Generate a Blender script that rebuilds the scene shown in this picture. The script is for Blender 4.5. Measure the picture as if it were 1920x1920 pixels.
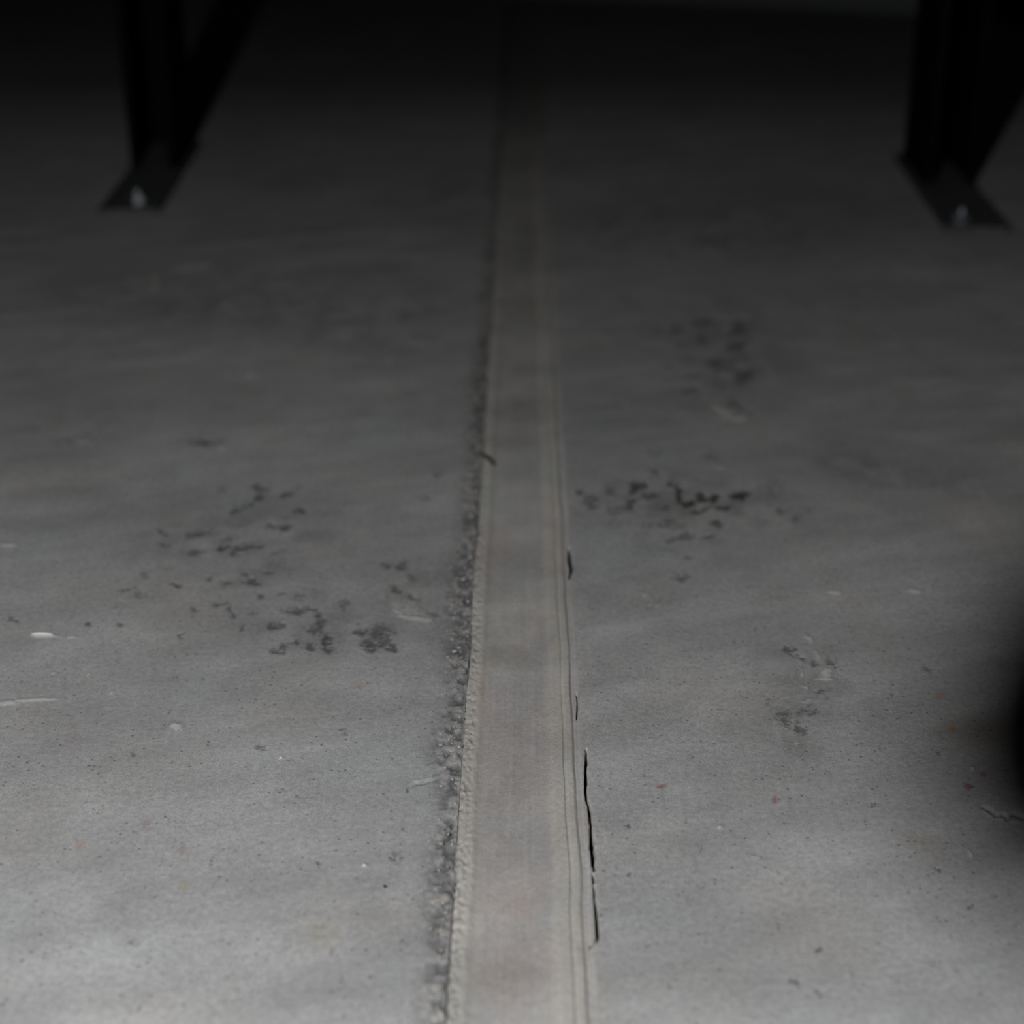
import bpy, bmesh, math, random
import numpy as np
from mathutils import Vector, Matrix

for o in list(bpy.data.objects):
    bpy.data.objects.remove(o, do_unlink=True)
S = bpy.context.scene
COL = S.collection

# ------------------------------------------------------------------ camera
H = 0.5                       # camera height above the floor (m)
F = 3000.0                    # focal length in pixels of the 1920 frame
PITCH = math.atan(1310.0 / F)  # looking down
YAW = 0.0070
cd = bpy.data.cameras.new('camera')
cam = bpy.data.objects.new('camera', cd)
COL.objects.link(cam)
cam.location = (0, 0, H)
cam.rotation_euler = (math.pi / 2 - PITCH, 0, YAW)
cd.sensor_width = 36.0
cd.lens = 36.0 * F / 1920.0
cd.clip_start = 0.01
cd.dof.use_dof = True
cd.dof.focus_distance = 0.93
cd.dof.aperture_fstop = 4.6
S.camera = cam

# ------------------------------------------------------------------ world, exposure
w = bpy.data.worlds.new('world')
S.world = w
w.use_nodes = True
w.node_tree.nodes['Background'].inputs[0].default_value = (0.7, 0.85, 1.0, 1)
w.node_tree.nodes['Background'].inputs[1].default_value = 0.0006
S.view_settings.view_transform = 'Standard'
S.view_settings.look = 'None'
S.view_settings.gamma = 1.0
S.view_settings.use_curve_mapping = False
S.view_settings.exposure = 0.0

# the single lamp of the place (a work lamp beside the photographer); its light is
# made in its builder below
LAMP = (-0.27, -0.13, 0.68)
LAMP_W = 55.0
LAMP_COL = (1.0, 1.0, 0.995)
LAMP_R = 0.007


# ------------------------------------------------------------------ helpers
def at(px, py, z=0.0):
    """floor point seen at pixel px, py of the 1920 frame"""
    c, s = math.cos(PITCH), math.sin(PITCH)
    v = Vector(((px - 960) / F, (960 - py) / F, -1.0))
    v = cam.rotation_euler.to_matrix() @ v
    t = (z - H) / v.z
    return Vector((v.x * t, v.y * t, z))


def tag(o, label=None, cat=None, group=None, kind=None):
    if label: o['label'] = label
    if cat: o['category'] = cat
    if group: o['group'] = group
    if kind: o['kind'] = kind
    return o


def empty(name, loc, rz=0.0):
    o = bpy.data.objects.new(name, None)
    o.empty_display_size = 0.05
    COL.objects.link(o)
    o.location = loc
    o.rotation_euler = (0, 0, rz)
    return o


def obj(name, bm, mat, parent=None, smooth=False, bevel=0.0):
    if bevel:
        bmesh.ops.bevel(bm, geom=[e for e in bm.edges if len(e.link_faces) == 2 and e.calc_face_angle(0) > 0.6],
                        offset=bevel, segments=2, affect='EDGES', profile=0.5)
    bmesh.ops.recalc_face_normals(bm, faces=bm.faces)
    me = bpy.data.meshes.new(name)
    bm.to_mesh(me)
    bm.free()
    me.materials.append(mat)
    if smooth:
        for p in me.polygons: p.use_smooth = True
    o = bpy.data.objects.new(name, me)
    COL.objects.link(o)
    if parent: o.parent = parent
    return o


def add_box(bm, x0, x1, y0, y1, z0, z1):
    vs = [bm.verts.new((x, y, z)) for x in (x0, x1) for y in (y0, y1) for z in (z0, z1)]
    for f in ((0, 1, 3, 2), (4, 6, 7, 5), (0, 4, 5, 1), (2, 3, 7, 6), (0, 2, 6, 4), (1, 5, 7, 3)):
        bm.faces.new([vs[i] for i in f])


def add_prism(bm, pts, z0, z1):
    a = [bm.verts.new((p[0], p[1], z0)) for p in pts]
    b = [bm.verts.new((p[0], p[1], z1)) for p in pts]
    n = len(pts)
    bm.faces.new(a[::-1]); bm.faces.new(b)
    for i in range(n):
        bm.faces.new((a[i], a[(i + 1) % n], b[(i + 1) % n], b[i]))


def add_lathe(bm, prof, c=(0, 0), n=24):
    rings = []
    for r, z in prof:
        if r < 1e-6:
            rings.append([bm.verts.new((c[0], c[1], z))])
        else:
            rings.append([bm.verts.new((c[0] + r * math.cos(2 * math.pi * k / n), c[1] + r * math.sin(2 * math.pi * k / n), z)) for k in range(n)])
    for a, b in zip(rings[:-1], rings[1:]):
        for k in range(n):
            k2 = (k + 1) % n
            if len(a) == 1: bm.faces.new((a[0], b[k2], b[k]))
            elif len(b) == 1: bm.faces.new((a[k], a[k2], b[0]))
            else: bm.faces.new((a[k], a[k2], b[k2], b[k]))


def add_tube(bm, pts, rad, n=10):
    pts = [Vector(p) for p in pts]
    rings = []
    for i, p in enumerate(pts):
        d = (pts[min(i + 1, len(pts) - 1)] - pts[max(i - 1, 0)]).normalized()
        u = d.cross(Vector((0.13, 0.2, 0.97)))
        if u.length < 1e-3: u = d.cross(Vector((1, 0, 0)))
        u.normalize(); v = d.cross(u)
        r = rad[i] if isinstance(rad, (list, tuple)) else rad
        rings.append([bm.verts.new(p + r * (math.cos(2 * math.pi * k / n) * u + math.sin(2 * math.pi * k / n) * v)) for k in range(n)])
    bm.faces.new(rings[0]); bm.faces.new(rings[-1][::-1])
    for a, b in zip(rings[:-1], rings[1:]):
        for k in range(n):
            bm.faces.new((a[k], b[k], b[(k + 1) % n], a[(k + 1) % n]))


def simple_mat(name, col, rough=0.6, metal=0.0, spec=0.3, bump=0.0, scale=200.0, var=0.15):
    m = bpy.data.materials.new(name)
    m.use_nodes = True
    nt = m.node_tree; N = nt.nodes; L = nt.links
    b = N['Principled BSDF']
    tc = N.new('ShaderNodeTexCoord')
    nz = N.new('ShaderNodeTexNoise'); nz.inputs['Scale'].default_value = scale; nz.inputs['Detail'].default_value = 5
    L.new(tc.outputs['Object'], nz.inputs['Vector'])
    mx = N.new('ShaderNodeMix'); mx.data_type = 'RGBA'
    L.new(nz.outputs['Fac'], mx.inputs['Factor'])
    mx.inputs['A'].default_value = tuple(c * (1 - var) for c in col) + (1,)
    mx.inputs['B'].default_value = tuple(min(1, c * (1 + var)) for c in col) + (1,)
    L.new(mx.outputs['Result'], b.inputs['Base Color'])
    b.inputs['Roughness'].default_value = rough
    b.inputs['Metallic'].default_value = metal
    b.inputs['Specular IOR Level'].default_value = spec
    if bump:
        bp = N.new('ShaderNodeBump'); bp.inputs['Strength'].default_value = 0.5; bp.inputs['Distance'].default_value = bump
        L.new(nz.outputs['Fac'], bp.inputs['Height']); L.new(bp.outputs['Normal'], b.inputs['Normal'])
    return m


# ------------------------------------------------------------------ numpy noise
def _h(ix, iy, seed):
    n = (ix.astype(np.int64) * 374761393 + iy.astype(np.int64) * 668265263 + seed * 1442695041) & 0xffffffff
    n = ((n ^ (n >> 13)) * 1274126177) & 0xffffffff
    n = (n ^ (n >> 16)) & 0xffffff
    return n / float(0xffffff)


def vnoise(x, y, seed=0):
    ix = np.floor(x); iy = np.floor(y)
    fx = x - ix; fy = y - iy
    fx = fx * fx * fx * (fx * (fx * 6 - 15) + 10); fy = fy * fy * fy * (fy * (fy * 6 - 15) + 10)
    a = _h(ix, iy, seed); b = _h(ix + 1, iy, seed); c = _h(ix, iy + 1, seed); d = _h(ix + 1, iy + 1, seed)
    return (a * (1 - fx) + b * fx) * (1 - fy) + (c * (1 - fx) + d * fx) * fy


def fbm(x, y, oct=4, seed=0):
    s = np.zeros_like(x); a = 0.5; t = 0
    for o in range(oct):
        s += a * vnoise(x * 2 ** o + 17.3 * o, y * 2 ** o - 9.1 * o, seed + o * 7)
        t += a; a *= 0.5
    return s / t


def sstep(a, b, x):
    t = np.clip((x - a) / (b - a), 0, 1)
    return t * t * (3 - 2 * t)


# ------------------------------------------------------------------ the floor grid
def grow(a, step, ratio, end):
    out = []; x = a; s = step
    while x < end:
        s *= ratio; x += s; out.append(x)
    return out


def lin(a, b, s):
    return list(np.arange(a, b - s * 0.3, s))


XL, XR = -0.0345, 0.0360        # edges of the filled joint
right = lin(XR, 0.048, 0.0008) + lin(0.048, 0.62, 0.0014)
right += grow(right[-1], 0.0014, 1.07, 7.0)
left = lin(-XL, 0.075, 0.0007) + lin(0.075, 0.66, 0.0014)
left += grow(left[-1], 0.0014, 1.07, 7.0)
mid = lin(XL, -0.024, 0.0005) + lin(-0.024, 0.021, 0.0009) + lin(0.021, XR, 0.0003) + [XR]
ys = [-2.5, -1.5, -0.8, -0.3, 0.0, 0.2, 0.32, 0.4] + lin(0.45, 1.05, 0.0012) + lin(1.05, 1.5, 0.002) + lin(1.5, 2.7, 0.005)
ys += grow(ys[-1], 0.005, 1.03, 7.5)
ys = np.array(ys)

# marks on the floor, each (pixel x, y, half width, half height, turn in degrees, strength)
DARK = [
 (486,914,18,7,0,.9),(488,932,15,6,-25,.9),(470,945,11,5,-20,.9),(439,957,15,6,-22,.8),(538,925,15,6,-20,.9),
 (559,914,12,6,-20,.8),(415,920,12,7,0,.6),(565,959,12,6,0,.9),(512,988,10,5,10,1),(532,988,17,6,0,1),
 (418,1027,13,6,-5,.95),(428,1013,22,5,-15,.65),(457,1027,20,6,-10,.85),(442,1036,10,5,0,.9),(482,1026,13,5,0,.85),
 (520,1035,16,5,-10,.7),(464,1074,11,6,0,.85),(503,1075,10,5,0,.8),(426,1095,11,5,0,.85),(473,1092,17,9,10,.85),
 (491,1118,11,5,20,.85),(412,1132,16,4,0,.9),(434,1148,6,13,-25,.9),(478,1147,11,9,20,.7),(556,1145,24,8,-8,.85),
 (582,1140,13,7,0,.85),(600,1150,8,12,-15,.9),(603,1170,8,13,-10,.85),(593,1182,15,7,10,.9),(611,1199,9,11,0,1.05),
 (616,1217,13,9,10,1.05),(585,1212,9,10,0,.9),(514,1220,11,7,30,.9),(533,1214,8,10,0,.9),(528,1226,11,4,0,.95),
 (554,1203,12,4,0,.95),(512,1175,10,6,-20,.85),(528,1173,9,5,0,.8),(676,1183,11,10,20,1),(692,1210,14,15,-20,1.0),
 (712,1196,24,22,0,.9),(718,1180,20,10,0,.8),(736,1215,10,8,-30,.95),(647,1134,15,11,0,.7),(751,1058,14,9,-35,.85),(728,1058,10,6,0,.7),
 (770,1082,11,11,0,.7),(775,1121,20,5,20,.8),(746,1105,20,5,25,.75),(790,1135,16,5,25,.7),(812,1150,14,6,25,.7),
 (328,1096,17,5,0,1),(269,1080,9,6,-40,.8),(234,1107,16,4,-8,.8),(253,1115,20,5,0,.65),(164,1173,6,6,0,1.3),
 (230,1171,7,7,0,.95),(18,1159,7,7,0,1),(27,1165,4,4,0,1),(341,1191,6,6,0,1),(396,1084,8,8,0,.8),(372,1002,26,6,-12,.8),
 (305,999,8,8,0,.7),(309,1020,16,5,0,.7),(363,1035,13,8,0,.75),(363,1145,6,9,0,.7),(384,829,32,9,0,.95),
 (330,830,14,6,0,.6),(98,1178,8,6,0,.6),(240,1199,5,4,0,.8),(455,1175,6,5,0,.8),(120,825,20,8,0,.5),
 (217,1140,7,5,0,.7),(560,1120,12,7,0,.6),(530,1112,16,6,0,.6),(603,1108,16,5,0,.6),
 (1086,924,9,5,0,1),(1110,941,18,13,20,.8),(1191,914,9,14,10,1.15),(1206,908,13,9,0,.95),(1180,943,12,9,-20,1.05),
 (1217,928,15,8,0,.85),(1261,908,10,6,0,1.05),(1227,886,9,7,0,.95),(1145,925,14,9,0,.7),(1274,928,6,16,-20,1.3),(1288,943,15,6,0,1.3),
 (1310,930,10,12,0,1.25),(1322,936,20,6,-5,1.15),(1339,933,12,6,0,1.25),(1388,929,21,8,0,1.4),(1313,957,22,5,-18,.95),
 (1355,951,18,6,-5,.95),(1247,952,14,5,-5,.8),(1253,982,42,10,0,.65),(1344,982,9,9,0,.95),(1284,1008,20,6,-8,.85),
 (1329,1007,12,6,0,.8),(1258,1016,12,6,0,.75),(1295,1046,8,4,0,.85),(1281,1082,16,8,10,.8),(1258,1086,12,5,-25,.7),(1461,956,7,6,0,.95),
 (1448,915,20,22,20,.55),(1154,956,32,8,0,.65),(1165,1053,7,5,0,.7),(1490,975,10,9,0,.6),(1516,955,12,6,0,.6),(1230,982,40,6,-5,.6),
 (1313,604,16,9,0,.75),(1384,617,18,13,0,.7),(1319,640,16,11,0,.75),(1379,650,30,8,-25,.85),(1334,684,18,12,0,.75),
 (1399,703,26,14,-20,.8),(1381,760,18,9,20,.7),(1293,731,22,8,0,.7),(1230,620,14,10,0,.6),(1265,620,16,12,0,.6),(1170,560,12,12,0,.55),
 (1140,760,24,9,0,.55),(1240,790,18,8,0,.55),(1332,855,14,10,20,.7),(1230,845,24,10,0,.5),
 (1481,1216,12,8,30,.85),(1498,1230,18,7,30,.85),(1562,1246,13,9,45,.8),(1528,1244,6,8,0,.8),(1538,1292,14,4,0,.8),
 (1473,1350,24,13,30,.75),(1500,1368,9,10,0,.85),(1512,1331,24,8,0,.65),(1442,1315,10,10,0,.6),(1738,1254,14,6,20,.7),
 (1672,1303,4,4,0,.9),(1622,1392,4,4,0,1),(1685,1418,4,4,0,1),(1638,1507,4,4,0,1),(1758,1630,5,5,0,1),
 (1759,1415,6,12,35,.6),(741,1608,8,14,0,.75),(722,1663,0,0,0,0),(597,1617,6,3,0,1.1),(250,1765,14,8,0,.6),(490,1400,14,6,-20,.7),
 (645,1369,8,8,0,.6),(248,1415,6,5,0,.8),(1536,1779,7,6,0,.9),(1259,1850,7,6,0,1),(1210,1770,5,5,0,.9),(1538,1863,14,6,0,.8),
 (1493,1842,10,6,30,.8),(1814,1697,7,6,0,.9),(1750,1805,8,7,0,.7),(1181,1637,5,4,0,1.1),(1178,1545,4,4,0,1.2),(1310,1592,4,4,0,.7),(1120,1284,6,6,0,.6),
 (820,890,8,8,0,.7),(790,932,12,8,0,.7),(640,925,14,8,0,.45),(118,765,12,8,0,.55),(905,640,9,18,0,.8),(895,770,8,14,0,.9),(893,790,6,30,0,.7),(893,800,6,12,0,.9),
 (892,900,7,20,0,.8),(893,940,7,14,0,.9),(905,700,7,16,0,.6),
]
PALE = [
 (765,1139,52,20,5,.62),(775,1158,44,4,8,.95),(745,1148,14,3,30,.9),(80,1193,24,3,1,1.6),(135,1195,14,2.5,0,1.0),(14,1022,18,3,1,1.25),
 (60,1313,54,3,-3,1.15),(10,1319,36,4,-6,1.0),(527,1421,4,3.5,0,1.5),(683,1623,5,4,0,1.5),(330,1363,13,9,0,.95),
 (358,502,52,9,-6,.85),(290,530,13,26,0,.75),(431,577,34,6,30,.65),(470,705,17,8,0,.75),(426,697,10,6,40,.75),
 (478,636,26,12,25,.6),(418,840,7,5,0,1.0),(156,828,16,5,0,.8),(728,678,16,7,40,.7),(1211,1116,13,5,20,.85),(1232,1134,24,4,3,.7),
 (1349,876,18,6,0,.7),(1355,772,32,7,32,.85),(1388,786,22,6,-5,.9),(1270,718,18,7,0,.7),(1420,735,18,12,0,.5),(1308,724,14,6,50,.6),
 (1549,1262,11,13,25,.85),(1548,1273,20,3,3,1.05),(1516,1198,16,4,50,.85),(1533,1228,14,4,50,.75),(1504,1268,4,18,10,.8),(1511,1289,10,4,30,.8),
 (1565,1111,14,4,5,.95),(1712,1109,16,4,5,1.0),(1823,1441,4,4,0,1.2),(1817,1599,18,3,45,.9),(1835,1617,6,3,60,.8),(1415,1608,20,5,15,.65),
 (1895,1537,40,5,12,.8),(1850,1524,14,5,25,.85),(1600,1315,4,6,0,.5),(1495,1390,8,14,0,.6),(1488,1352,4,30,0,.6),(1510,1315,20,5,-20,.6),
 (1352,1550,5,3,0,1.1),(1470,1318,16,6,0,.4),(1890,1204,14,3,5,.6),(209,1299,4,3,0,1),(166,1264,4,3,0,1),(100,1263,5,3,0,1),(213,1203,3,3,0,1),(266,1188,4,3,0,.9),
]
TINT = [  # colour stains: + (r, g, b) multiplier
 (1861,1376,80,26,0,.8,(.72,.68,.58)),(1725,1576,34,16,20,.8,(.92,.86,.76)),(1785,1367,6,6,0,1.4,(1.1,.72,.55)),
 (1762,1304,9,6,0,.9,(1.08,.8,.7)),(1815,1474,7,4,10,1.4,(.75,.4,.42)),(1844,1452,6,4,15,1.3,(.75,.42,.42)),(1453,1499,3.5,7,0,1.4,(.85,.42,.38)),
 (1240,1474,9,3,-15,1.3,(.8,.5,.48)),(1411,1472,5,3,0,1,(1.1,.8,.65)),(346,1662,8,9,0,.9,(.98,.88,.74)),(150,1583,6,7,0,1,(1.02,.85,.75)),
 (275,1545,6,9,20,.8,(.82,.7,.68)),(340,1595,12,7,0,.8,(.88,.78,.75)),(605,1750,26,30,0,.7,(.98,.95,.85)),(540,1250,80,16,-10,.5,(.85,.85,.83)),
 (675,1287,7,6,0,.9,(.98,.85,.75)),(240,1764,18,10,0,.7,(.86,.84,.84)),(1330,1700,60,24,20,.5,(.93,.9,.9)),(1290,1690,10,8,0,.7,(.85,.8,.8)),
 (140,1380,8,22,-25,.5,(.95,.85,.82)),(180,1600,60,40,0,.4,(.95,.94,.93)),
]
ZONES = [  # broad soiled areas: + strength, scale
 (470,1020,230,90,-8,.9),(600,1175,190,70,0,.8),(1270,950,230,70,3,1.0),(1360,660,140,110,0,1.0),(1310,1020,140,40,0,.7),(1510,1250,95,70,30,.9),
 (1480,1360,80,60,0,.9),(420,560,330,60,4,.9),(700,600,220,70,0,.9),(1320,430,260,60,0,.9),(770,1090,110,60,20,.8),(1220,610,150,80,0,.6),
 (820,1250,70,140,0,.6),(1700,890,260,50,8,.7),(1560,600,240,60,5,.6),(860,380,120,50,0,.8),(400,745,200,40,0,.5),(130,790,120,60,0,.6),
 (1200,760,160,50,0,.6),(1600,1340,160,40,-12,.5),(450,1290,220,24,8,.5),(560,1470,260,40,0,.4),(1650,1480,150,60,0,.4),(1480,1800,200,80,0,.35),
]
MIDS = [  # on the joint filler
 (985,1040,62,26,0,1,(.80,.79,.77)),(965,1228,64,20,0,.9,(.80,.78,.76)),(930,1210,10,26,0,.7,(.85,.83,.82)),(1025,1190,20,26,0,.8,(.82,.82,.82)),(970,1150,55,34,0,1,(1.18,1.16,1.12)),
 (985,770,40,26,0,.9,(.80,.79,.77)),(985,590,42,40,0,.9,(.80,.79,.75)),(990,460,26,40,0,.9,(.78,.78,.78)),(935,1690,55,30,0,.7,(.99,.93,.91)),
 (930,1830,64,40,0,1,(.86,.82,.79)),(920,1600,30,40,0,.6,(.90,.88,.86)),(1010,1590,30,40,0,.6,(.92,.92,.92)),(985,1700,9,26,-10,.5,(1.0,.90,.88)),
 (935,1100,26,40,0,.7,(.88,.87,.87)),(1000,1320,50,60,0,.5,(.93,.92,.93)),(905,1300,14,50,0,.7,(1.04,.96,.92)),(985,890,60,40,0,.7,(1.05,1.04,1.03)),
]
CRACK = [  # pixel path of the open crack: x, y, half width
 (1100,1403,.4),(1099,1412,1.2),(1098,1440,1.8),(1098,1480,1.6),(1099,1497,1.4),(1103,1508,1.6),(1106,1520,1.5),(1108,1550,1.2),(1108,1560,1.6),
 (1110,1572,2.8),(1109,1584,3.6),(1110,1592,3.6),(1112,1602,2.6),(1112,1618,1.4),(1113,1630,.5),(1111,1655,.5),(1115,1676,.5),(1117,1700,1.3),
 (1119,1730,1.6),(1121,1752,1.7),(1118,1762,1.2),(1106,1775,.5)]
CRACK2 = [(1067,1028,1.0),(1067.5,1040,2.6),(1069,1052,3.6),(1071,1062,3.2),(1070,1072,1.6),(1067,1084,.6)]
CRACK3 = [(1081,1300,.2),(1082.5,1320,.3),(1081,1345,.2)]
CHIP = [(1842,1514,1),(1850,1514,1.5),(1858,1521,1.8),(1866,1528,1.4),(1874,1530,1),(1880,1524,1),(1886,1533,1.8),(1891,1536,1.4),(1896,1526,1.2),(1903,1524,1.6),(1911,1529,2.2),(1920,1532,2.2),(1935,1530,1.5)]
EDGE = [(765,1484,.6),(765,1476,1.2),(778,1468,1.4),(792,1467,1.4),(806,1463,1.4),(820,1459,1.0),(828,1456,.5)]
EDGE2 = [(833,1572,.6),(842,1568,1.4),(846,1558,1.4),(848,1545,1.2),(852,1538,.6)]


def proj(x, y):
    """pixel coordinates of floor points"""
    R = np.array(cam.rotation_euler.to_matrix())
    p = np.stack([x, y, np.full_like(x, -H)], -1) @ R
    d = np.maximum(-p[..., 2], 0.02)
    return 960 + F * p[..., 0] / d, 960 - F * p[..., 1] / d


def blobs(u, v, lst, seed, soft=0.55):
    out = np.zeros_like(u)
    us = u[None, :] if u.ndim == 1 else u
    for m in lst:
        cx, cy, rx, ry, an, st = m[:6]
        if rx == 0: continue
        R = max(rx, ry) * 2.2
        yy, xx = np.where((np.abs(u - cx) < R) & (np.abs(v - cy) < R))
        if len(yy) == 0: continue
        a = math.radians(an)
        du = u[yy, xx] - cx; dv = v[yy, xx] - cy
        rx *= 1.12; ry *= 1.12
        p = (du * math.cos(a) + dv * math.sin(a)) / rx
        q = (-du * math.sin(a) + dv * math.cos(a)) / ry
        r = np.sqrt(p * p + q * q)
        val = st * np.clip(1.45 - r, 0, 1)
        out[yy, xx] = np.maximum(out[yy, xx], val)
    return out


def path_mask(u, v, pts, pad=1.0):
    """0..1 inside a polyline of varying half width (pixels)"""
    out = np.zeros_like(u)
    for (x0, y0, w0), (x1, y1, w1) in zip(pts[:-1], pts[1:]):
        R = 6
        yy, xx = np.where((u > min(x0, x1) - R) & (u < max(x0, x1) + R) & (v > min(y0, y1) - R) & (v < max(y0, y1) + R))
        if len(yy) == 0: continue
        uu = u[yy, xx]; vv = v[yy, xx]
        dx, dy = x1 - x0, y1 - y0
        t = np.clip(((uu - x0) * dx + (vv - y0) * dy) / (dx * dx + dy * dy), 0, 1)
        d = np.hypot(uu - x0 - t * dx, vv - y0 - t * dy)
        wv = w0 + (w1 - w0) * t
        m = np.clip((wv + pad - d) / pad, 0, 1)
        out[yy, xx] = np.maximum(out[yy, xx], m)
    return out


def build_grid(name, xs, mat, joint):
    xs = np.array(xs)
    X, Y = np.meshgrid(xs, ys)
    u, v = proj(X, Y)
    wob = (fbm(Y * 22, Y * 0 + 3.1, 3, 5) - 0.5) * 0.0016          # the joint is not dead straight
    xj = X + wob
    n1 = fbm(X * 6, Y * 6, 5, 11)
    n2 = fbm(X * 26, Y * 26, 4, 23)
    n3 = fbm(X * 140, Y * 140, 4, 31)
    tint = np.ones(X.shape + (3,))
    wu = u + 22 * (fbm(u / 13.0, v / 8.0, 3, 201) - .5); wv = v + 15 * (fbm(u / 13.0 + 40, v / 8.0, 3, 203) - .5)
    dark = blobs(wu, wv, DARK, 1)
    pale = blobs(u * .6 + wu * .4, v * .85 + wv * .15, PALE, 2)
    Z = (n1 - 0.5) * 0.0012
    for m in (TINT if not joint else MIDS):
        k = np.clip(blobs(u, v, [m], 3), 0, 1) * (0.5 + n2 if not joint else 0.55 + 0.9 * (n2 - 0.25))
        k = np.clip(k, 0, 1)[..., None]
        tint = tint * (1 - k) + tint * np.array(m[6]) * k
    crack = np.maximum(path_mask(u, v, CRACK), path_mask(u, v, CRACK2))
    crack = np.maximum(crack, path_mask(u, v, CRACK3))
    chip = np.maximum(path_mask(u, v, CHIP, 1.6), 0.8 * np.maximum(path_mask(u, v, EDGE, 1.8), path_mask(u, v, EDGE2, 1.8)))
    if not joint:
        # mottled concrete
        t = 1 + 0.22 * (n1 - 0.5) + 0.16 * (n2 - 0.5)
        big = fbm(X * 2.3 + 4, Y * 2.3, 3, 77)
        t *= 1 + 0.18 * (big - 0.5)
        hue = fbm(X * 14, Y * 14, 3, 91) - 0.5
        tint *= t[..., None] * np.stack([1 + 0.05 * hue, 1 + 0 * hue, 1 - 0.05 * hue], -1)
        ar = math.radians(18)
        sa = X * math.cos(ar) + Y * math.sin(ar); sb = -X * math.sin(ar) + Y * math.cos(ar)
        st = fbm(sa * 10, sb * 34, 5, 101) - 0.5
        st2 = fbm(sa * 30 + 5, sb * 95, 4, 103) - 0.5
        st3 = fbm(X * 55, Y * 40, 5, 107)
        zn = np.clip(blobs(u, v, ZONES, 4), 0, 1)
        t2 = 1 + 0.36 * st + 0.10 * st2 + 0.16 * (st3 - .5)
        t2 -= zn * 0.38 * sstep(0.36, 0.66, st3 * .55 + (st + .5) * .45)
        t2 *= 1 - 0.45 * sstep(2.7, 3.5, Y + 0.25 * (n1 - .5))       # painted shade: the dimming at the back is put into the slab colour
        wm = 0.5 * sstep(0.0, 0.5, X)
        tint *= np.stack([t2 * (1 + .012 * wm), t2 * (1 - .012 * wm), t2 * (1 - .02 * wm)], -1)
        dark = dark + zn * 0.10 * (dark > 0)
        Z += 0.0002 * st2
        # broken, crumbling slab edge left of the joint
        dl = XL - xj
        ragw = 0.007 + 0.016 * fbm(Y * 16, Y * 0 + 1.7, 4, 41)
        rag = sstep(1.25, 0.2, dl / ragw) * (dl > 0)
        lump = fbm(X * 210, Y * 150, 4, 51)
        Z += rag * ((lump - 0.42) * 0.0040 - 0.0007)
        pits = sstep(0.60, 0.50, lump)
        tint *= (1 - 0.34 * rag * sstep(.60, .42, lump) - 0.20 * sstep(1.7, .4, dl / ragw) * (dl > 0))[..., None]
        lumpm = (rag * sstep(0.58, 0.70, lump))[..., None]
        tint = tint * (1 - lumpm) + tint * np.array([1.16, 1.11, 1.04]) * lumpm
        # dust from the filler beside the joint on the right
        dr = xj - XR
        ds = (sstep(0.006, 0.0, dr) * (dr > 0) * (0.4 + 0.6 * n2))[..., None]
        tint = tint * (1 - ds) + tint * np.array([1.10, 1.06, 1.0]) * ds
        Z -= 0.0006 * sstep(.6, 1.0, dark)
        Z += 0.0007 * np.clip(pale - .2, 0, 1) * n3
        col = np.array([0.342, 0.341, 0.343])
    else:
        rr = fbm(X * 520, Y * 420, 4, 61)
        mid = sstep(-0.0275, -0.0205, xj) * sstep(0.0195, 0.0140, xj)
        lip = sstep(XL + 0.0004, XL + 0.0012, xj) * sstep(-0.0225, -0.0262, xj)
        Z += -0.0009 * mid + lip * 0.0004
        holes = sstep(0.50, 0.34, rr) * sstep(-0.0265, -0.030, xj) * sstep(.42, .60, fbm(Y * 14, X * 60, 3, 88) + .12)
        Z += lip * ((rr - 0.5) * 0.0006) - holes * 0.0008
        Z += mid * (fbm(X * 900, Y * 12, 2, 66) - 0.5) * 0.00022
        g0 = np.exp(-((xj - (XL + 0.0006)) / 0.0005) ** 2)                 # seam on the left
        Z -= (0.0006 + 0.0016 * sstep(.35, .6, fbm(Y * 12, Y * 0 + 2.2, 3, 16))) * g0
        gw = 0.00045 + 0.0003 * vnoise(Y * 30, Y * 0, 8)
        g1 = np.exp(-((xj - 0.0250) / gw) ** 2)                            # groove near the right edge
        gm = 0.25 + 0.75 * sstep(.38, .62, fbm(Y * 7, Y * 0 + 8.2, 3, 15)); g1 = g1 * gm
        Z -= 0.0008 * g1
        Z += 0.0005 * sstep(0.0256, 0.0266, xj) * sstep(0.0305, 0.0292, xj)
        Z -= 0.0007 * sstep(0.0300, 0.0312, xj) * sstep(0.0345, 0.0335, xj) * (0.4 + n2)
        g2 = np.exp(-((xj - 0.0312) / 0.0004) ** 2) * sstep(.35, .6, fbm(Y * 9, Y * 0 + 5, 2, 14))
        Z -= 0.0004 * g2
        base = np.array([0.376, 0.366, 0.357]); beige = np.array([0.420, 0.406, 0.382])
        grey = np.array([0.36, 0.36, 0.355])
        k = (1 - mid)[..., None]
        col = base * (1 - k) + beige * k
        kg = (sstep(0.0298, 0.0312, xj) * (0.3 + 0.9 * n2))[..., None].clip(0, 1)
        col = col * (1 - kg) + grey * kg
        tr = 1 + 0.30 * (n2 - 0.5) + 0.20 * (n1 - 0.5) + 0.25 * (fbm(X * 45, Y * 30, 4, 68) - .5) + mid * 0.12 * (fbm(X * 700, Y * 7, 3, 67) - 0.5)
        tr *= 1 - 0.28 * holes - (0.1 + 0.35 * sstep(.35, .6, fbm(Y * 12, Y * 0 + 2.2, 3, 16))) * g0 - 0.10 * g1
        tint *= tr[..., None] * (1 - 0.55 * sstep(2.3, 3.4, Y))[..., None]  # shade at the back painted into the filler colour too
        pk = fbm(X * 40, Y * 18, 3, 99) - 0.5
        tint *= np.stack([1 + 0.10 * pk, 1 - 0.02 * pk, 1 - 0.04 * pk], -1)
    Z -= crack * 0.012 + chip * 0.0022
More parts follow.
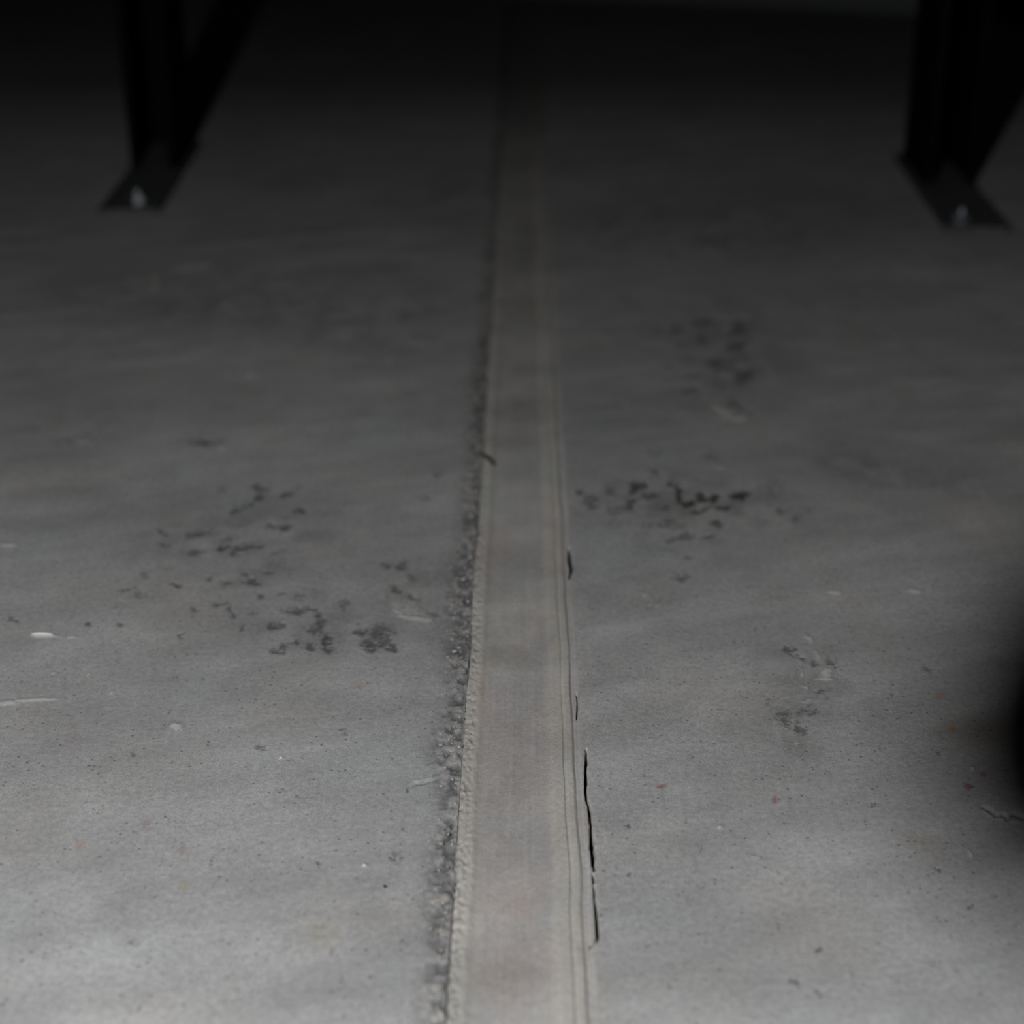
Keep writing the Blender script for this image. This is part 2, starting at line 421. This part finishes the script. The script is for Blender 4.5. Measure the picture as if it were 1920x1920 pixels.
    tint = tint * (1 - 0.9 * crack[..., None])
    tint = tint * (1 - 0.35 * chip[..., None])
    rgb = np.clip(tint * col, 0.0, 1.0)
    ny, nx = X.shape
    me = bpy.data.meshes.new(name)
    me.vertices.add(nx * ny)
    me.vertices.foreach_set('co', np.stack([X, Y, Z], -1).astype(np.float32).ravel())
    idx = np.arange(nx * ny, dtype=np.int32).reshape(ny, nx)
    q = np.stack([idx[:-1, :-1], idx[:-1, 1:], idx[1:, 1:], idx[1:, :-1]], -1).reshape(-1, 4)
    me.loops.add(q.size)
    me.loops.foreach_set('vertex_index', q.ravel())
    me.polygons.add(len(q))
    me.polygons.foreach_set('loop_start', np.arange(0, q.size, 4, dtype=np.int32))
    me.polygons.foreach_set('use_smooth', np.ones(len(q), dtype=bool))
    me.update(calc_edges=True)
    a = me.attributes.new('surface', 'FLOAT_COLOR', 'POINT')
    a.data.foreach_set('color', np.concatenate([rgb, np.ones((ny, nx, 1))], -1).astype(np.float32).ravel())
    a = me.attributes.new('wear', 'FLOAT', 'POINT'); a.data.foreach_set('value', dark.astype(np.float32).ravel())
    a = me.attributes.new('chalk', 'FLOAT', 'POINT'); a.data.foreach_set('value', pale.astype(np.float32).ravel())
    me.materials.append(mat)
    return me


def floor_mat(name, joint):
    m = bpy.data.materials.new(name); m.use_nodes = True
    nt = m.node_tree; N = nt.nodes; L = nt.links
    b = N['Principled BSDF']
    b.inputs['Roughness'].default_value = 0.85
    b.inputs['Specular IOR Level'].default_value = 0.12
    tc = N.new('ShaderNodeTexCoord')

    def noise(scale, detail=4, rough=0.6, vec=None):
        n = N.new('ShaderNodeTexNoise'); n.inputs['Scale'].default_value = scale
        n.inputs['Detail'].default_value = detail; n.inputs['Roughness'].default_value = rough
        L.new(vec or tc.outputs['Object'], n.inputs['Vector']); return n.outputs['Fac']

    def math_(op, a, b_=None, c=None, clamp=False):
        n = N.new('ShaderNodeMath'); n.operation = op; n.use_clamp = clamp
        for i, s in enumerate((a, b_, c)):
            if s is None: continue
            if isinstance(s, (int, float)): n.inputs[i].default_value = s
            else: L.new(s, n.inputs[i])
        return n.outputs[0]

    def mixc(f, a, b_, mode='MIX'):
        n = N.new('ShaderNodeMix'); n.data_type = 'RGBA'; n.blend_type = mode
        if isinstance(f, (int, float)): n.inputs['Factor'].default_value = f
        else: L.new(f, n.inputs['Factor'])
        for k, s in (('A', a), ('B', b_)):
            if isinstance(s, tuple): n.inputs[k].default_value = s + (1,)
            else: L.new(s, n.inputs[k])
        return n.outputs['Result']

    at_ = N.new('ShaderNodeAttribute'); at_.attribute_name = 'surface'
    dk = N.new('ShaderNodeAttribute'); dk.attribute_name = 'wear'
    pl = N.new('ShaderNodeAttribute'); pl.attribute_name = 'chalk'
    col = at_.outputs['Color']
    fine = noise(1400, 3, 0.7)
    med = noise(260, 4, 0.65)
    # overall sand grain
    g = math_('MULTIPLY_ADD', math_('SUBTRACT', fine, 0.5), 1.5 if not joint else 1.0, 1.0)
    g2 = math_('MULTIPLY_ADD', math_('SUBTRACT', med, 0.5), 0.75 if not joint else 0.5, 1.0)
    gg = math_('MULTIPLY', g, g2)
    vm = N.new('ShaderNodeVectorMath'); vm.operation = 'SCALE'
    L.new(col, vm.inputs[0]); L.new(gg, vm.inputs['Scale'])
    col = vm.outputs[0]
    # coloured grain (rusty and bluish)
    hn = noise(330, 3, 0.6)
    col = mixc(math_('MULTIPLY', math_('SUBTRACT', hn, 0.58, clamp=True), 3.2 if not joint else 1.6, clamp=True), col, mixc(1.0, col, (0.92, 0.80, 0.76), 'MULTIPLY'))
    # small dark pits
    vo = N.new('ShaderNodeTexVoronoi'); vo.inputs['Scale'].default_value = 300
    L.new(tc.outputs['Object'], vo.inputs['Vector'])
    sep = N.new('ShaderNodeSeparateColor'); L.new(vo.outputs['Color'], sep.inputs[0])
    patch = noise(22, 3, 0.6)
    gate = math_('GREATER_THAN', sep.outputs[0], 0.62)
    rad = math_('MULTIPLY_ADD', sep.outputs[1], 0.24, 0.08)
    pit = math_('MULTIPLY', math_('MULTIPLY', math_('SUBTRACT', rad, vo.outputs['Distance']), 20.0, clamp=True), gate)
    pit = math_('MULTIPLY', pit, math_('MULTIPLY', math_('SUBTRACT', patch, 0.36, clamp=True), 6.0, clamp=True))
    if joint: pit = math_('MULTIPLY', pit, 0.25)
    col = mixc(math_('MULTIPLY', pit, 0.55), col, mixc(1.0, col, (0.22, 0.21, 0.21), 'MULTIPLY'))
    # small pale grains
    v2 = N.new('ShaderNodeTexVoronoi'); v2.inputs['Scale'].default_value = 120
    L.new(tc.outputs['Object'], v2.inputs['Vector'])
    s2 = N.new('ShaderNodeSeparateColor'); L.new(v2.outputs['Color'], s2.inputs[0])
    gr = math_('MULTIPLY', math_('MULTIPLY', math_('SUBTRACT', math_('MULTIPLY', s2.outputs[1], 0.09), v2.outputs['Distance']), 30.0, clamp=True), math_('GREATER_THAN', s2.outputs[0], 0.93))
    if not joint: col = mixc(math_('MULTIPLY', gr, 0.55), col, (0.6, 0.6, 0.58))
    # ragged dark residue
    rag = noise(300, 6, 0.75)
    rag2 = noise(75, 4, 0.6)
    rn = math_('ADD', math_('MULTIPLY', math_('SUBTRACT', rag, 0.5), 3.4), math_('MULTIPLY', math_('SUBTRACT', rag2, 0.5), 1.6))
    on = math_('MULTIPLY', dk.outputs['Fac'], 6.0, clamp=True)
    mk = math_('MULTIPLY', math_('MULTIPLY', math_('ADD', math_('SUBTRACT', dk.outputs['Fac'], 0.52), rn), 2.6, clamp=True), on)
    amt = math_('MULTIPLY', mk, math_('MULTIPLY', dk.outputs['Fac'], 0.74, clamp=True))
    col = mixc(amt, col, mixc(1.0, col, (0.20, 0.215, 0.21), 'MULTIPLY'))
    # chalky scrapes
    on2 = math_('MULTIPLY', pl.outputs['Fac'], 6.0, clamp=True)
    mk2 = math_('MULTIPLY', math_('MULTIPLY', math_('ADD', math_('SUBTRACT', pl.outputs['Fac'], 0.42), math_('MULTIPLY', rn, 0.6)), 2.6, clamp=True), on2)
    amt2 = math_('MULTIPLY', mk2, math_('MULTIPLY', pl.outputs['Fac'], 0.42, clamp=True))
    col = mixc(amt2, col, (0.72, 0.71, 0.68))
    L.new(col, b.inputs['Base Color'])
    bp = N.new('ShaderNodeBump'); bp.inputs['Strength'].default_value = 0.6; bp.inputs['Distance'].default_value = 0.0006
    hgt = math_('ADD', math_('MULTIPLY', fine, 0.35), math_('MULTIPLY', med, 0.9))
    hgt = math_('SUBTRACT', hgt, math_('MULTIPLY', pit, 0.6))
    hgt = math_('SUBTRACT', hgt, math_('MULTIPLY', mk, 0.7))
    hgt = math_('ADD', hgt, math_('MULTIPLY', mk2, 0.6))
    L.new(hgt, bp.inputs['Height']); L.new(bp.outputs['Normal'], b.inputs['Normal'])
    return m


m_conc = floor_mat('worn_concrete', False)
m_fill = floor_mat('joint_mortar', True)
lx = [-a for a in left][::-1]
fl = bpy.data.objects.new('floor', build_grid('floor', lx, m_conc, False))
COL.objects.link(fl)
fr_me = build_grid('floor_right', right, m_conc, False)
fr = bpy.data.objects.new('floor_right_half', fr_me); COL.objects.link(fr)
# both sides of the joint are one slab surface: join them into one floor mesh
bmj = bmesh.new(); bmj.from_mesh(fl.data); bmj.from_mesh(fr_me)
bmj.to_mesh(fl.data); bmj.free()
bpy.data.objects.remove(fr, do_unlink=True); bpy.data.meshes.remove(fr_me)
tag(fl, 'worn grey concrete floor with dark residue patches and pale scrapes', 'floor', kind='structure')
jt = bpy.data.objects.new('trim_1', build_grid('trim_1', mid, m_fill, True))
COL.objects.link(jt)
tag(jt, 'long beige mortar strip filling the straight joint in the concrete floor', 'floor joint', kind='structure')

# back wall, its foot crosses the top right of the view
A = at(1000, -6); B = at(1700, 26)
d = (B - A).normalized()
nrm = Vector((-d.y, d.x, 0))
P0 = A - d * 5.0; P1 = A + d * 5.5
bm = bmesh.new()
add_prism(bm, [P0, P1, P1 + nrm * 0.2, P0 + nrm * 0.2], -0.01, 2.6)
m_wall = simple_mat('dark_wall_paint', (0.095, 0.10, 0.105), 0.9, 0, 0.1, 0.001, 60)
tag(obj('wall_back', bm, m_wall), 'dark wall behind the two black posts', 'wall', kind='structure')

# ------------------------------------------------------------------ steel posts
m_black = simple_mat('black_paint', (0.0035, 0.0036, 0.0036), 0.8, 0, 0.03, 0, 300)
m_plate = simple_mat('dark_plate_steel', (0.066, 0.068, 0.068), 0.6, 0.0, 0.2, 0.0003, 60, 0.5)
m_zinc = simple_mat('zinc_bolt', (0.62, 0.66, 0.70), 0.35, 1.0, 0.5, 0, 200, 0.1)

PW, PD, TH = 0.068, 0.22, 0.0035


def make_post(loc, rz, off, bolt, label):
    """loc = middle of the front edge of the channel on the floor; local y points away from the viewer"""
    r = empty('steel_post', loc, rz)
    tag(r, label, 'post', 'black channel posts bolted to the floor')
    # open channel, lips turned in
    w2 = PW / 2; l = 0.011
    bm = bmesh.new()
    pts = [(-w2 + l, 0), (-w2 + .003, 0), (-w2, .003), (-w2, PD - .003), (-w2 + .003, PD), (w2 - .003, PD), (w2, PD - .003), (w2, .003), (w2 - .003, 0), (w2 - l, 0),
           (w2 - l, TH), (w2 - TH, TH), (w2 - TH, PD - TH), (-w2 + TH, PD - TH), (-w2 + TH, TH), (-w2 + l, TH)]
    add_prism(bm, pts, 0.0085, 1.05)
    obj('column', bm, m_black, r)
    # foot plate reaching forward under the channel
    x0, x1, y0, y1 = off
    bm = bmesh.new()
    c = 0.006
    add_prism(bm, [(x0 + c, y0), (x1 - c, y0), (x1, y0 + c), (x1, y1), (x0, y1), (x0, y0 + c)], -0.0005, 0.0085)
    pl = obj('base_plate', bm, m_plate, r, bevel=0.0012)
    # weld bead along the foot of the channel
    bm = bmesh.new()
    random.seed(4)
    for sx in (-1, 1):
        pp = [(sx * (w2 + .0005), t * PD, 0.0095 + random.uniform(-.0005, .0005)) for t in [i / 24 for i in range(25)]]
        add_tube(bm, pp, [0.0026 + random.uniform(-.0005, .0005) for _ in pp], 8)
    obj('weld_bead', bm, m_black, r, smooth=True)
    bx, by = bolt
    bo = bpy.data.objects.new('anchor_bolt', None)
    bm = bmesh.new()
    add_lathe(bm, [(0, .0085), (.0145, .0085), (.0150, .0092), (.0150, .0102), (.0145, .0108), (0, .0108)], (bx, by))
    # threaded stud with a domed end
    z = .0108; prof = [(0, z), (.0048, z)]
    while z < .026:
        prof += [(.0050, z + .0004), (.0043, z + .0010)]; z += .0012
    prof += [(.0042, z), (.003, z + .0012), (0, z + .0016)]
    add_lathe(bm, prof, (bx, by), 20)
    bolt_o = obj('anchor_bolt', bm, m_zinc, r, smooth=False)
    bpy.data.objects.remove(bo)
    bm = bmesh.new()
    hexp = [(bx + (.0115) * math.cos(math.pi / 3 * k + .3), by + (.0115) * math.sin(math.pi / 3 * k + .3)) for k in range(6)]
    add_prism(bm, hexp, .0106, .0195)
    obj('nut', bm, m_zinc, bolt_o, bevel=0.001)
    return r


Lp = Vector((-0.558, 2.418, 0)); Rp = Vector((0.616, 2.315, 0))
make_post(Lp, math.radians(4.0), (-0.037, 0.045, -0.272, 0.22), (0.011, -0.232),
          'black steel channel post standing left of the floor joint, bolted through its foot plate')
make_post(Rp, math.radians(-4.0), (-0.048, 0.036, -0.262, 0.22), (-0.024, -0.232),
          'black steel channel post standing right of the floor joint, bolted through its foot plate')

# ------------------------------------------------------------------ loose bits on the floor
m_leaf = simple_mat('dry_leaf', (0.060, 0.036, 0.013), 0.7, 0, .2, 0.0002, 500, .5)
m_peb = simple_mat('blue_black_grit', (0.03, 0.034, 0.05), 0.7, 0, .2, 0.0002, 500, .5)
m_white = simple_mat('white_plastic', (0.56, 0.56, 0.56), 0.4, 0, .4, 0.0, 500, .05)
m_crumb = simple_mat('mortar_crumb', (0.36, 0.345, 0.325), 0.9, 0, .1, 0.0003, 700, .25)

a = at(901, 853); b = at(926, 876)
bm = bmesh.new()
n = 12
rows = []
for i in range(n + 1):
    t = i / n
    p = a.lerp(b, t)
    side = Vector((b.y - a.y, -(b.x - a.x), 0)).normalized()
    wd = 0.0017 * math.sin(math.pi * min(max(t, .04), .96)) ** .6 + .0003
    z = 0.0016 + 0.0012 * math.sin(math.pi * t)
    ring = []
    for k in range(7):
        s = -1 + k / 3
        ring.append(p + side * wd * s + Vector((0, 0, z + 0.0011 * s * s)))
    rows.append(ring)
for hgt in (0, -0.00035):
    vr = [[bm.verts.new(q + Vector((0, 0, hgt))) for q in ring] for ring in rows]
    for r0, r1 in zip(vr[:-1], vr[1:]):
        for k in range(6): bm.faces.new((r0[k], r0[k + 1], r1[k + 1], r1[k]))
tag(obj('dry_leaf_fragment', bm, m_leaf, smooth=True), 'tiny brown curled leaf fragment lying on the left edge of the joint strip', 'leaf fragment')


def rock(c, sx, sy, sz, mat, name, label, cat, seed, group=None):
    random.seed(seed)
    bm = bmesh.new()
    bmesh.ops.create_icosphere(bm, subdivisions=2, radius=1)
    for v_ in bm.verts:
        k = random.uniform(.72, 1.12)
        v_.co = Vector((v_.co.x * sx * k, v_.co.y * sy * k, max(v_.co.z, -.55) * sz * k))
    o = obj(name, bm, mat, smooth=False)
    o.location = (c.x, c.y, sz * .45); o.rotation_euler = (0, 0, random.uniform(0, 3))
    tag(o, label, cat, group)
    return o


rock(at(722, 1663), .0012, .0009, .0008, m_peb, 'dark_pebble', 'tiny blue black pebble lying on the concrete left of the joint strip', 'pebble', 3)
rock(at(527, 1421), .0011, .0009, .0007, m_white, 'white_grit_grain', 'single white grit grain on open concrete at the left', 'grit', 5)
rock(at(683, 1623), .0011, .0009, .0007, m_white, 'pale_grit_grain', 'pale grit grain just above and left of the blue black pebble', 'grit', 6)

a = at(58, 1192); b = at(100, 1193)
bm = bmesh.new()
pp = [a.lerp(b, t) + Vector((0, 0.0010 * math.sin(t * 3.1), .0012)) for t in [i / 8 for i in range(9)]]
add_tube(bm, pp, [.0003, .0007, .0010, .0011, .0011, .0010, .0009, .0006, .0003], 8)
tag(obj('plastic_sliver', bm, m_white, smooth=True), 'thin white sliver lying flat on the concrete at the left edge', 'sliver')

# crumbs of mortar along the broken left edge of the joint: nobody could count them
random.seed(12)
bm = bmesh.new()
for i in range(900):
    y = 0.5 + 1.7 * random.random() ** 1.7
    dx = abs(random.gauss(0, 1)) * 0.0085
    x = XL - 0.0012 - dx
    cl = float(fbm(np.array([y * 20]), np.array([2.0]), 3, 9)[0])
    if cl < .42 and random.random() < .6: continue
    r = random.uniform(.00025, .0009) * (1.5 if random.random() < .1 else 1) * (1.0 + 0.2 * (y - .5))
    mat4 = Matrix.Translation((x, y, r * .3)) @ Matrix.Rotation(random.uniform(0, 3), 4, 'Z') @ Matrix.Diagonal((r * random.uniform(.8, 1.6), r * random.uniform(.8, 1.5), r * .5, 1))
    res = bmesh.ops.create_icosphere(bm, subdivisions=1, radius=1, matrix=mat4)
    for v_ in res['verts']:
        v_.co += Vector((random.uniform(-1, 1), random.uniform(-1, 1), random.uniform(-1, 1))) * r * .22
tag(obj('mortar_crumbs', bm, m_crumb), 'scattered pale mortar crumbs along the broken left edge of the joint strip', 'crumbs', kind='stuff')

# ------------------------------------------------------------------ the work lamp, left of the photographer
m_lamp = simple_mat('lamp_black', (0.02, 0.02, 0.02), .6)
lamp = empty('work_lamp', (LAMP[0], LAMP[1] - 0.17, 0))
tag(lamp, 'black work lamp on a tripod beside the camera, with an added disc that blocks part of its light', 'lamp')
bm = bmesh.new(); add_tube(bm, [(0, 0, .12), (0, 0, LAMP[2])], .008, 14); obj('pole', bm, m_lamp, lamp, True)
for k in range(3):
    a_ = math.radians(90 + 120 * k + 60)
    bm = bmesh.new()
    add_tube(bm, [(0, 0, .20), (.12 * math.cos(a_), .12 * math.sin(a_), .004)], .005, 10)
    obj('leg', bm, m_lamp, lamp, True)
bm = bmesh.new()
for prof in ([(0, -.10), (.03, -.10), (.034, -.08), (.036, -.02), (.032, -.02), (.030, -.07), (0, -.075)],):
    add_lathe(bm, prof, (0, 0), 28)
hd = obj('head', bm, m_lamp, lamp, True)
tgt = Vector((0.25, 1.7, 0)) - Vector(LAMP)
hd.location = (0, .17, LAMP[2]); hd.rotation_euler = tgt.to_track_quat('Z', 'Y').to_euler()
bm = bmesh.new(); add_tube(bm, [(0, 0, LAMP[2] - .01), (0, .05, LAMP[2] + .02), (0, .085, LAMP[2] + .02)], .006, 10); obj('arm', bm, m_lamp, lamp, True)
ld = bpy.data.lights.new('bulb', 'POINT'); ld.energy = LAMP_W; ld.color = LAMP_COL; ld.shadow_soft_size = LAMP_R
lb = bpy.data.objects.new('bulb', ld); COL.objects.link(lb); lb.parent = lamp; lb.location = (0, .17, LAMP[2])

# added unseen disc on a stem, shaped to shade a patch at the right
tgt = at(2205, 1290)
Lv = Vector(LAMP)
fc = Lv.lerp(tgt, 0.115)
zax = (tgt - Lv).normalized()
xax = Vector((1, -0.5, 0)); xax = (xax - zax * xax.dot(zax)).normalized()
yax = zax.cross(xax)
loc0 = Vector((LAMP[0], LAMP[1] - 0.17, 0))
bm = bmesh.new()
ringf = []
for s_ in (-.0012, .0012):
    ringf.append([bm.verts.new(fc - loc0 + xax * (.0155 * math.cos(t)) + yax * (.0185 * math.sin(t)) + zax * s_) for t in [2 * math.pi * i / 28 for i in range(28)]])
bm.faces.new(ringf[0]); bm.faces.new(ringf[1][::-1])
for k in range(28): bm.faces.new((ringf[0][k], ringf[0][(k + 1) % 28], ringf[1][(k + 1) % 28], ringf[1][k]))
added_blocker = obj('added_blocker', bm, m_lamp, lamp)
bm = bmesh.new()
e0 = fc - loc0 + yax * (.017 if yax.z > 0 else -.017)
add_tube(bm, [(0, 0, LAMP[2] - .02), (.03, .05, LAMP[2] + .06), e0 + Vector((0, -.02, .05)), e0], .003, 8)
obj('blocker_stem', bm, m_lamp, lamp, True)
